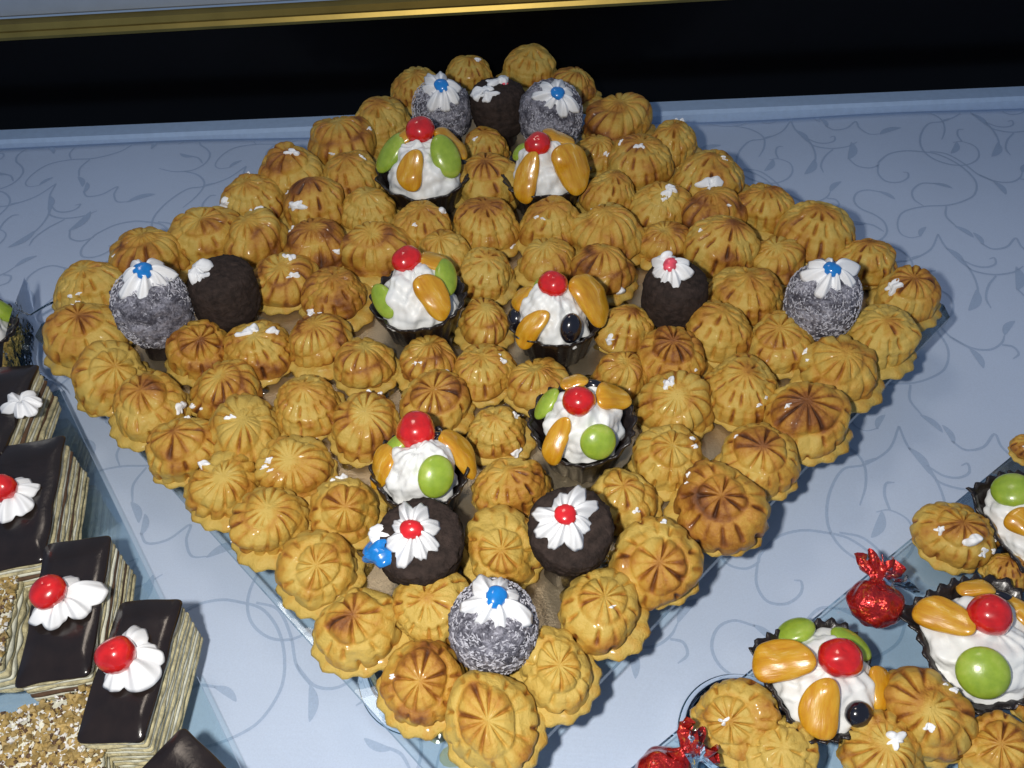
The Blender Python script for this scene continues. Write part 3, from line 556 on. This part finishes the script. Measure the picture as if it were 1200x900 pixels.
def blob(rx, ry, rz, seed, amp=.05, fq=2.2, nu=20, nv=28):
    S = sphere(nu, nv); nn = Noise(seed, fq, 10)(S); return (S*(1 + amp*nn)[..., None]*np.array([rx, ry, rz])).reshape(-1, 3), gridfaces(nu, nv)

def cherry_mesh(w, seed):
    S = sphere(24, 32); nn = Noise(seed, 2.6, 8)(S); n2 = Noise(seed + 3, 7, 10)(S)
    d = 1 + .05*nn + .012*n2 - .16*np.exp(-((S[..., 0] - .1)**2 + (S[..., 1] - .1)**2)/.02)*(S[..., 2] > 0)*.5
    return (S*d[..., None]*np.array([1, .98, .92])*w/2).reshape(-1, 3), gridfaces(24, 32)

def mandarin_mesh(L, W, seed):
    nu, nv = 30, 26; s = -np.cos(np.linspace(0, math.pi, nu))[:, None]; t = np.linspace(0, 2*math.pi, nv, endpoint=False)[None]
    wid = np.clip(1 - np.abs(s)**2.6, 0, 1)**.5*(1 - .18*s) + .0008
    cy = .14*W*(1 - s**2)
    # one flat inner side, one rounded back, soft wedge section
    a = W/2*wid*np.cos(t); b = W*.21*wid*np.where(np.sin(t) > 0, np.sin(t), .8*np.sin(t))
    b = b*(1 - .25*np.cos(t))
    P = np.stack([L/2*s + 0*t, a + cy, b], -1); nn = Noise(seed, 500, 10)
    P += (.00035*nn(P)*wid)[..., None]*np.array([0, .3, 1.0]) + (.0008*np.sin(s*3 + seed))[..., None]*np.array([0, 0, 1.])
    return P.reshape(-1, 3), gridfaces(nu, nv)

def grape_mesh(L, W, seed):
    S = sphere(24, 30); nn = Noise(seed, 1.8, 8)(S)
    return (S*(1 + .025*nn)[..., None]*np.array([L/2, W/2, W*.27])).reshape(-1, 3), gridfaces(24, 30)

# ---------------------------------------------------------------- coconut and chocolate cakes
CAKE_LABELS = ['coconut chocolate cake with blue jelly, back left by the green grape tart', 'coconut chocolate cake with blue jelly, back right beside the plain chocolate cake',
 'coconut chocolate cake with blue jelly at the left corner of the big tray', 'coconut chocolate cake with blue jelly at the right corner of the big tray',
 'coconut chocolate cake with blue jelly at the front corner of the big tray', 'bare dark chocolate cake with two cream smears between the back coconut cakes',
 'toppled dark chocolate cake with crumbly cream remnant at the left of the tray', 'round dark chocolate cake with pink-stained cream at the right of the tray',
 'dark chocolate cake with red dot and blue-stained cream below a fruit tart', 'flat topped chocolate cake with white cream flower and red dot, front right']
def cake(i, kind, x, y, R, zc, fl, jelly, sp):
    x, y, R, zc = x/1000, y/1000, R/1000*(.93 if i in (5, 6, 7) else 1), zc/1000
    root = empty('coconut_cake' if kind == 'coconut' else 'chocolate_cake', (x, y, H0 + .0015), CAKE_LABELS[i], 'cake', 'small coconut cakes' if kind == 'coconut' else 'small chocolate cakes')
    C = np.array([0, 0, zc]); S = sphere(52, 76); n1 = Noise(40 + i, 2.4)(S); n2 = Noise(60 + i, 24, 24)(S); n3 = Noise(80 + i, 50, 24)(S)
    tocam = np.array([CAM_LOC[0] - x, CAM_LOC[1] - y, 0]); tocam /= np.linalg.norm(tocam)
    if sp == 'disc':
        q = np.sign(S)*np.abs(S); rad = (np.abs(S[..., 2])**7 + np.sqrt(S[..., 0]**2 + S[..., 1]**2)**7)**(-1/7)
        P = S*(rad*(1 + .022*n1 + .016*n2 + .014*n3))[..., None]
        P = P*np.array([1, 1, .60])
        fr = frame(np.array([0, 0, 1]) + tocam*(.34 if i == 9 else .26)); P = P @ fr
    else:
        sz = 1.04 if kind == 'coconut' else .88
        pw_ = 2.5 if kind == 'coconut' else 3.6
        rad = (np.abs(S[..., 2])**pw_ + np.sqrt(S[..., 0]**2 + S[..., 1]**2)**pw_)**(-1/pw_)
        P = S*(rad*(1 + (.035 if kind == 'coconut' else .03)*n1 + (.026 if kind == 'coconut' else .012)*n2 + .010*n3))[..., None]*np.array([.97, .97, sz])
    body = mk('cake_body', P.reshape(-1, 3)*R + C, gridfaces(52, 76), M_COCO if kind == 'coconut' else M_SPONGE, root)
    hf = max(zc - .55*R, .004)
    pr = [(.001, 0), (.60*R, 0), (.64*R, .0015), (.58*R, hf*.5), (.56*R, hf), (.001, hf)]
    Fp = lathe(pr, 40); tb = np.linspace(0, 2*math.pi, 40, endpoint=False); Fp[..., :2] *= (1 + .05*np.sin(3*tb + i) + .03*np.cos(9*tb))[None, :, None]
    mk('cake_foot', Fp.reshape(-1, 3), gridfaces(6, 40), M_FOOT, root)
    if kind == 'coconut':
        r = np.random.default_rng(i); N = 2300; d = r.normal(size=(N, 3)); d /= np.linalg.norm(d, axis=1)[:, None]; d = d[d[:, 2] > -.8]; N = len(d)
        rad = (np.abs(d[:, 2])**2.5 + np.sqrt(d[:, 0]**2 + d[:, 1]**2)**2.5)**(-1/2.5)
        base = d*rad[:, None]*np.array([.97, .97, 1.04])*R*1.008 + C
        a = r.normal(size=(N, 3)); a -= d*(a*d).sum(1)[:, None]; a /= np.linalg.norm(a, axis=1)[:, None]; b = np.cross(d, a)
        l = r.uniform(.0007, .0022, N)[:, None]; wd = r.uniform(.0003, .0006, N)[:, None]
        T = np.stack([base + a*l + d*.0003*r.normal(size=(N, 1)), base - a*l*.6 + b*wd, base - a*l*.6 - b*wd, base + d*wd*1.2], 1)
        fi = np.array([[0, 1, 3], [1, 2, 3], [2, 0, 3], [0, 2, 1]]); Fq = (np.arange(N)[:, None, None]*4 + fi[None]).reshape(-1, 3)
        o = mk('coconut_flakes', T.reshape(-1, 3), Fq, M_FLAKE, root, smooth=False); o['kind'] = 'stuff'
    if fl:
        v = np.array(fl[:3]); Rf = fl[3]/1000*1.12; pos = C + v*R*.97
        N = v/np.linalg.norm(v)
        if sp == 'disc':
            N = frame(np.array([0, 0, 1]) + tocam*(.34 if i == 9 else .26))[2]; vv = v - N*(v @ N); pos = C + vv*R*.8 + N*R*.60
        else: N = N + np.array([0, 0, .05]) + tocam*.22
        V, F = flower_mesh(Rf, 7 if sp != 'disc' else 8, 70 + i, .5, .06 if sp != 'disc' else .0)
        f = mk('cream_flower', put(V, pos, N), F, M_FROST, root)
        jm = {'blue': M_JBLUE, 'red': M_JRED, 'pink': M_PINK}[jelly]; k = Rf*(.34 if jelly != 'pink' else .36)
        V, F = blob(k, k*.95, k*.62, 170 + i, .10)
        N = N/np.linalg.norm(N); mk('jelly_dot', put(V, pos + N*Rf*.50, N), F, jm, f)
        if jelly == 'pink':
            V, F = blob(k*.9, k*.5, k*.7, 177, .2); mk('cream_tip', put(V, pos + N*Rf*.45 + np.array([-.002, .006, .002]), N), F, M_FROST, f)
    def sm(v, s, m, seed, nm):
        V, F = dab_mesh(v, s, P*R + C, C, seed); mk(nm, V, F, m, root)
    if sp == 'smear2':
        sm((-.45, -.35, .80), .020, M_FROST, 811, 'cream_smear'); sm((-.28, -.55, .72), .013, M_FROST, 815, 'cream_smear'); sm((.10, .15, .98), .017, M_FROST, 812, 'cream_smear'); sm((.28, .0, .98), .005, M_PINK, 813, 'pink_stain')
    if sp == 'smear1':
        sm((-.42, -.10, .93), .017, M_FROST, 821, 'cream_smear'); sm((-.36, -.34, .88), .010, M_FROST, 823, 'cream_smear')
    if i == 8:
        sm((-.93, -.42, .34), .019, M_JBLUE, 831, 'blue_stain'); sm((-.96, -.05, .52), .012, M_FROST, 832, 'cream_smear')
m, t, b = material('coconut_coating', Roughness=.85, Specular_IOR_Level=.2)
nz = noise_tex(t, 520, 5, .75); n2 = noise_tex(t, 110, 3)
t.links.new(ramp(t, math_(t, 'ADD', nz, math_(t, 'MULTIPLY_ADD', n2, .8, -.42)), [(.32, (.06, .058, .075)), (.47, (.17, .168, .20)), (.62, (.34, .335, .39))]), b.inputs['Base Color'])
bump(t, b, nz, .9, .0015); M_COCO = m
M_FLAKE = simple('coconut_flake', (.47, .47, .52), .8, .2, 300, 0)
for i, a in enumerate(CAKES): cake(i, *a)

# ---------------------------------------------------------------- fruit tarts
TART_LABELS = ['chocolate cream tart with two green grapes and mandarins, back left on the big tray', 'chocolate cream tart with broad mandarin slices and no visible blueberry, back right',
 'chocolate cream tart with grapes and a mandarin slice, left of the blueberry tart', 'chocolate cream tart with two dark blueberries and mandarins in the middle',
 'chocolate cream tart with large cherry and tall front grape, above the blue-stained cake', 'chocolate cream tart with round grape and one blueberry, front right of the middle',
 'square chocolate tart between two red candies on the right tray', 'square chocolate tart with large round grape at the right photo edge',
 'partly visible square tart with grape at right edge, above the others', 'fruit tart with green grape cut off by the left photo edge']
def tart(i, n, x, y, R, sq, a, b, fruits):
    x, y, R, a, b = x/1000, y/1000, R/1000, a/1000, b/1000; h = H0 + .0015 if n[0] == 'T' else SIDE + .0004
    root = empty('fruit_tart', (x, y, h), TART_LABELS[i], 'fruit tart', 'chocolate fruit tarts')
    nv = 144; t = np.linspace(0, 2*math.pi, nv, endpoint=False)[None]; r = np.random.default_rng(50 + i)
    hs = .029 if not sq else .017
    pr = np.array([(.001, 0), (.66, 0), (.70, .05), (.79, .40), (.91, .80), (1.02, 1.0), (1.0, 1.04), (.93, .98), (.84, .72), (.6, .55), (.001, .5)])
    nf = 20 if not sq else 32
    fl = 1 + .035*np.cos(nf*t)
    if sq:
        rot = {'R1': 1.13, 'R2': 1.1, 'R3': 1.0}.get(n, 0)
        tt = t - rot; sqf = (np.abs(np.cos(tt))**2.6 + np.abs(np.sin(tt))**2.6)**(-1/2.6); sqf = (np.abs(np.cos(tt))**1.25 + np.abs(np.sin(tt))**1.25)**(-1/1.25)*1.0
        fl = fl*sqf*1.16
    P = np.stack([pr[:, :1]*R*fl*np.cos(t), pr[:, :1]*R*fl*np.sin(t), pr[:, 1:]*hs + 0*t], -1)
    rim = np.clip(pr[:, 1] - .5, 0, 1)[:, None]
    P[..., 2] += rim*(.0016*np.cos(nf*t) + .003*Noise(30 + i, 2.2)(np.stack([np.cos(t), np.sin(t), 0*t], -1)))
    P += (.0005*Noise(31 + i, 300, 12)(P))[..., None]
    mk('chocolate_shell', P.reshape(-1, 3), gridfaces(len(pr), nv), M_SHELL, root)
    # whipped cream
    nu = 46; u = np.linspace(.004, 1, nu)[:, None]; ph = u*math.pi/2*.98
    dz = np.stack([np.sin(ph)*np.cos(t), np.sin(ph)*np.sin(t), np.cos(ph) + 0*t], -1)
    nl = Noise(200 + i, 2.6)(dz); nh = Noise(230 + i, 11, 18)(dz); n3 = Noise(260 + i, 26, 20)(dz)
    lob = .5 + .5*np.cos(9*(t + 1.5*u + .35*np.sin(2*t + i) + .22*nl)); coil = np.abs(np.sin(math.pi*(2.6*u + t/(2*math.pi) + .1*nl)))
    d = 1 + .05*(lob - .6)*np.clip(u*3, 0, 1) + .065*(coil - .6) + .05*nl + .035*nh + .014*n3
    sx = np.array([a, a, b])
    if sq:
        k = (np.abs(np.cos(t - rot))**1.5 + np.abs(np.sin(t - rot))**1.5)**(-1/1.5)*1.08; d = d*(1 + (k - 1)*np.sin(ph)**2)
    c0 = np.array([0, 0, .021 if not sq else .010]); Q = dz*d[..., None]*sx*1.0 + c0
    mk('whipped_cream', Q.reshape(-1, 3), gridfaces(nu, nv), M_CREAM, root)
    for q, (k, pos, X, N, wd, ln) in enumerate(fruits):
        pos = np.array(pos)/1000; N = np.array(N); tc_ = np.array(CAM_LOC) - np.array([x, y, h]) - pos; tc_ /= np.linalg.norm(tc_)
        if k != 'blueberry': N = N + tc_*.75; N /= np.linalg.norm(N)
        wd, ln = wd/1000, ln/1000; sd = 1000 + i*20 + q
        if k == 'cherry': V, F = cherry_mesh(wd*1.04, sd); pos = pos + N*wd*.22; m = M_CHERRY; nm = 'cherry'
        elif k == 'grape': V, F = grape_mesh(ln*1.02, wd*1.04, sd); pos = pos + N*wd*.12; m = M_GRAPE; nm = 'grape_half'
        elif k == 'mandarin': V, F = mandarin_mesh(ln*1.06, wd*1.06, sd); pos = pos + N*wd*.20; m = M_MAND; nm = 'mandarin_segment'
        else: V, F = blob(ln/2, wd/2, wd*.45, sd, .02); pos = pos + N*wd*.16; m = M_BLUEB; nm = 'blueberry'
        fo = mk(nm, V @ np.eye(3), F, m, root, loc=pos); fo.rotation_mode = 'QUATERNION'
        fo.rotation_quaternion = Matrix(frame(N, X).T.tolist()).to_quaternion()
for i, a in enumerate(TARTS): tart(i, *a)

# ---------------------------------------------------------------- layer cakes on the left tray
def rrect(w, l, rad, n):
    P = []
    for cx, cy, a0 in ((w/2-rad, l/2-rad, 0), (-w/2+rad, l/2-rad, 90), (-w/2+rad, -l/2+rad, 180), (w/2-rad, -l/2+rad, 270)):
        for k in range(4): a = math.radians(a0 + 30*k); P.append((cx + rad*math.cos(a), cy + rad*math.sin(a)))
    P = np.array(P + [P[0]]); d = np.r_[0, np.cumsum(np.linalg.norm(np.diff(P, axis=0), axis=1))]
    s = np.linspace(0, d[-1], n, endpoint=False); return np.stack([np.interp(s, d, P[:, 0]), np.interp(s, d, P[:, 1])], -1)
def slab(w, l, z0, z1, seed, rough=.0005, n=150, rad=.0012, round_=.0006, fq=420):
    O = rrect(w, l, rad, n); rows = []
    lv = [(z0, .02), (z0, 1), (z0 + round_, 1.0), ((z0+z1)/2, 1.0), (z1 - round_, 1.0), (z1, 1), (z1, .6), (z1, .02)]
    ins = [0, -round_, 0, .0002, 0, -round_, 0, 0]
    nn = Noise(seed, fq, 16)
    for (z, k), dd in zip(lv, ins):
        nrm = O/np.linalg.norm(O, axis=1)[:, None]; Q = O*k + nrm*dd*(k == 1); p = np.column_stack([Q, np.full(n, z)])
        if k == 1: p[:, :2] += nrm*(rough*nn(p))[:, None]
        rows.append(p)
    return np.concatenate(rows), gridfaces(8, n)
HC = .0415
def layer_cake(i, x, y, wd, ln, rot, label, cherry, top=True, petals=5):
    root = empty('layer_cake', (x/1000, y/1000, SIDE + .0004), label, 'layer cake', 'layer cakes on the left tray'); root.rotation_euler = (0, 0, rot)
    wd, ln = wd/1000*.96, ln/1000*.97; A, B, Dk = [], [], []; z = 0; r = np.random.default_rng(i); nl = 15; hh = (HC - .003)/nl
    for k in range(nl):
        th = hh*r.uniform(.85, 1.15) if k < nl - 1 else HC - .003 - z
        g = -.0008*(k % 2)
        ((Dk if k in (5, 10) and i != 0 else A if k % 2 == 0 else B)).append(slab(wd + g + .0006*r.normal(), ln + g, z + .00005, z + th - .00005, 10*i + k, .00022))
        z += th
    V, F = join(A); mk('sponge_layers', V, F, M_LAYER, root); V, F = join(B); mk('cream_layers', V, F, M_FILL, root)
    if Dk: V, F = join(Dk); mk('cocoa_layers', V, F, M_DARKL, root)
    V, F = slab(wd + .0016, ln + .0016, HC - .0032, HC, 77 + i, .00045, round_=.0011, rad=.003, fq=260); V[:, 2] += np.where(V[:, 2] > HC - .001, .0004*Noise(7 + i, 120)(V), 0)
    lo = V[:, 2] < HC - .003; V[lo, 2] -= .0016*np.clip(Noise(17 + i, 300)(V[lo]*np.array([1, 1, 0])), 0, 2)
    mk('chocolate_top', V, F, M_CHOCTOP, root)
    if cherry:
        (cx, cy), (fx, fy), cw, fw = cherry
        V, F = flower_mesh(fw/2000, petals, 300 + i, .38, .0); f = mk('cream_swirl', V + np.array([fx/1000, fy/1000, HC + fw/2000*.12]), F, M_FROST, root)
        if cw:
            V, F = cherry_mesh(cw/1000, 310 + i); mk('cherry', V + np.array([cx/1000, cy/1000, HC + fw/2000*.28 + cw/2000*.8]), F, M_CHERRY, root)
LAYL = ['layer cake with the cherry on looped cream, nearest the big tray', 'layer cake with cherry on ruffled cream between the looped one and the left edge', 'layer cake with half-seen cherry at the left photo edge, third from the bottom', 'layer cake at upper left with white cream and no whole cherry, below the cellophane', 'bare chocolate layer cake cut by the bottom photo edge']
CH = [((-3, 0), (1, 1), 18, 34), ((-4, 1), (1, 0), 18, 33), ((-5, 2), (-1, 0), 17, 29), ((0, 0), (22, 0), 0, 24), None]
for i, (n, x, y, wd, ln, rot) in enumerate(LAYER): 
    if n == 'E': x, y, wd, ln, rot = EPOS
    if n == 'D': wd, ln = 40, 74
    layer_cake(i, x, y, wd, ln, rot, LAYL[i], CH[i], petals=6 if i != 0 else 5)

def nut_cake(i, x, y, wd, ln, rot, label):
    root = empty('nut_cake', (x/1000, y/1000, SIDE + .0004), label, 'nut cake', 'nut-topped cakes on the left tray'); root.rotation_euler = (0, 0, rot)
    wd, ln, hc = wd/1000, ln/1000, .030; A, B = [], []
    for k in range(8): (A if k % 2 == 0 else B).append(slab(wd - .0008*(k % 2), ln - .0008*(k % 2), hc/8*k + .00005, hc/8*(k+1) - .00005, 500 + 10*i + k, .0006))
    V, F = join(A); mk('sponge_layers', V, F, M_LAYER, root); V, F = join(B); mk('cream_layers', V, F, M_FILL, root)
    r = np.random.default_rng(9 + i)
    for nm, N, lo, hi, m in (('chopped_nuts', 620, .0012, .0032, M_NUT), ('white_crumbs', 560, .0005, .0018, M_SUGAR), ('cocoa_crumbs', 480, .0006, .0018, M_DARKL)):
        c = np.column_stack([r.uniform(-.5, .5, N)*wd*1.03, r.uniform(-.5, .5, N)*ln*1.03, hc + r.uniform(-.0008, .002, N)])
        oc = np.array([[1, 0, 0], [-1, 0, 0], [0, 1, 0], [0, -1, 0], [0, 0, 1], [0, 0, -1]], float); fi = np.array([[0, 2, 4], [2, 1, 4], [1, 3, 4], [3, 0, 4], [2, 0, 5], [1, 2, 5], [3, 1, 5], [0, 3, 5]])
        s = r.uniform(lo, hi, N)[:, None, None]; T = oc[None]*s*r.uniform(.5, 1.0, (N, 6, 1)); q = r.normal(size=(N, 3, 3)); q, _ = np.linalg.qr(q)
        T = np.einsum('nij,njk->nik', T, q) + c[:, None]
        o = mk(nm, T.reshape(-1, 3), (np.arange(N)[:, None, None]*6 + fi[None]).reshape(-1, 3), m, root, smooth=False); o['kind'] = 'stuff'
nut_cake(0, -191, -290, 46, 46, .35, 'nut-crumbed cake at the bottom left corner, in front of two cherry cakes')
nut_cake(1, -256, -228, 40, 52, .2, 'nut-crumbed cake at the left photo edge above the other nut cake')

# ---------------------------------------------------------------- red candies
m, t, b = material('red_foil', Roughness=.25, Metallic=.55, Coat_Weight=.8, Coat_Roughness=.05)
vz = noise_tex(t, 210, 3, .6, dist=1.5)
t.links.new(ramp(t, vz, [(.30, (.30, .01, .01)), (.56, (.52, .015, .012)), (.66, (.62, .10, .02)), (.74, (.75, .45, .06)), (.80, (.5, .02, .02))]), b.inputs['Base Color']); bump(t, b, noise_tex(t, 330, 3), .8, .0015); M_FOIL = m
def candy(i, x, y, R, az, lean, label):
    root = empty('wrapped_candy', (x, y, SIDE + .0004), label, 'candy', 'red foil candies')
    S = sphere(36, 48); nn = Noise(600 + i, 3.2)(S); n2 = 1 - np.abs(Noise(610 + i, 6.5, 12)(S)); d = 1 + .07*nn + .07*(n2 - .5)
    V = S*d[..., None]*R*np.array([1, .92, .85]); V[..., 2] += R*.85
    mk('foil_body', V.reshape(-1, 3), gridfaces(36, 48), M_FOIL, root)
    # twisted wrapper end
    nu, nv = 14, 48; u = np.linspace(0, 1, nu)[:, None]; t_ = np.linspace(0, 2*math.pi, nv, endpoint=False)[None]
    rad = R*(.55 - .30*np.sin(math.pi*np.clip(u*1.5, 0, 1)) + .26*np.clip(u - .3, 0, 1))
    ple = 1 + (.06 + .28*u)*np.cos(7*t_ + 3*u)
    P = np.stack([rad*ple*np.cos(t_), .75*rad*ple*np.sin(t_), u*R*1.1 + R*.18*u*np.sin(5*t_ + i)], -1)
    ax = np.array([math.cos(az)*math.cos(lean), math.sin(az)*math.cos(lean), math.sin(lean)])
    mk('twisted_end', put(P.reshape(-1, 3), np.array([0, 0, R*.9]) + ax*R*.62, ax), gridfaces(nu, nv), M_FOIL, root)
    P2 = P*np.array([1.25, .8, .6]); mk('clear_wrapper', put(P2.reshape(-1, 3), np.array([R*.25, 0, R*.95]) + ax*R*.75, ax + np.array([.5, -.1, .1])), gridfaces(nu, nv), M_CELLO, root)
candy(0, .2055, -.2135, .0138, 1.25, .30, 'red foil candy between the square tart and the upper right tray edge')
candy(1, .0885, -.297, .0138, .6, .5, 'red foil candy at the bottom edge, left corner of the right tray')

# ---------------------------------------------------------------- cellophane and syrup
cel = empty('cellophane_wrap', (-.325, -.01, SIDE), 'crumpled clear cellophane between the left cakes and the puffs', 'cellophane')
nu, nv = 40, 30; u = np.linspace(0, 1, nu)[:, None]; v = np.linspace(0, 1, nv)[None]
P = np.stack([-.02 + .058*u + .022*v - .05*v*u, .045 - .085*u + .01*np.sin(5*v) + .0*v, .042*v*(1 - .45*u) + .0*u], -1)
nn = Noise(71, 60, 10)(P); n2 = Noise(72, 150, 12)(P); P += np.stack([.004*nn, .003*n2, .003*nn*v], -1)
mk('cello_sheet', P.reshape(-1, 3), gridfaces(nu, nv, False), M_CELLO, cel)
t_ = np.linspace(-.6, 2.2, 50); arc = np.stack([.018 + .030*np.cos(t_)*0.9, -.005 + .035*np.sin(t_), .026 + .006*np.sin(t_*2)], -1)
ring = []
for k in range(6):
    a = k*math.pi/3; ring.append(arc + np.array([.0009*math.cos(a), .0, .0009*math.sin(a)]))
mk('cello_fold', np.stack(ring, 1).reshape(-1, 3), gridfaces(50, 6), M_GEDGE, cel)

parts = []; r = np.random.default_rng(3)
for (x, y, R, *_) in PUFFS:
    for k in range(6):
        a = r.uniform(0, 6.28); d = R/1000*r.uniform(.75, 1.0); cx, cy = x/1000 + d*math.cos(a), y/1000 + d*math.sin(a)
        if abs(cx) + abs(cy) > D - .012: continue
        s = r.uniform(.004, .009); rho = np.linspace(.02, 1, 7)[:, None]; tt = np.linspace(0, 2*math.pi, 24, endpoint=False)[None]
        o = 1 + .25*np.sin(2*tt + r.uniform(0, 6)) + .15*np.sin(3*tt + r.uniform(0, 6)); hz = .0024*(1 - rho**2)*(1 + .3*np.sin(3*tt + 6*rho)) + .0014
        parts.append((np.stack([cx + rho*o*s*np.cos(tt), cy + rho*o*s*np.sin(tt), H0 + hz + 0*tt], -1).reshape(-1, 3), gridfaces(7, 24)))
V, F = join(parts); gz = mk('syrup_glaze', V, F, M_SYRUP); tag(gz, 'clear sticky syrup pooled on the gold board between the puffs', 'syrup', kind='stuff')
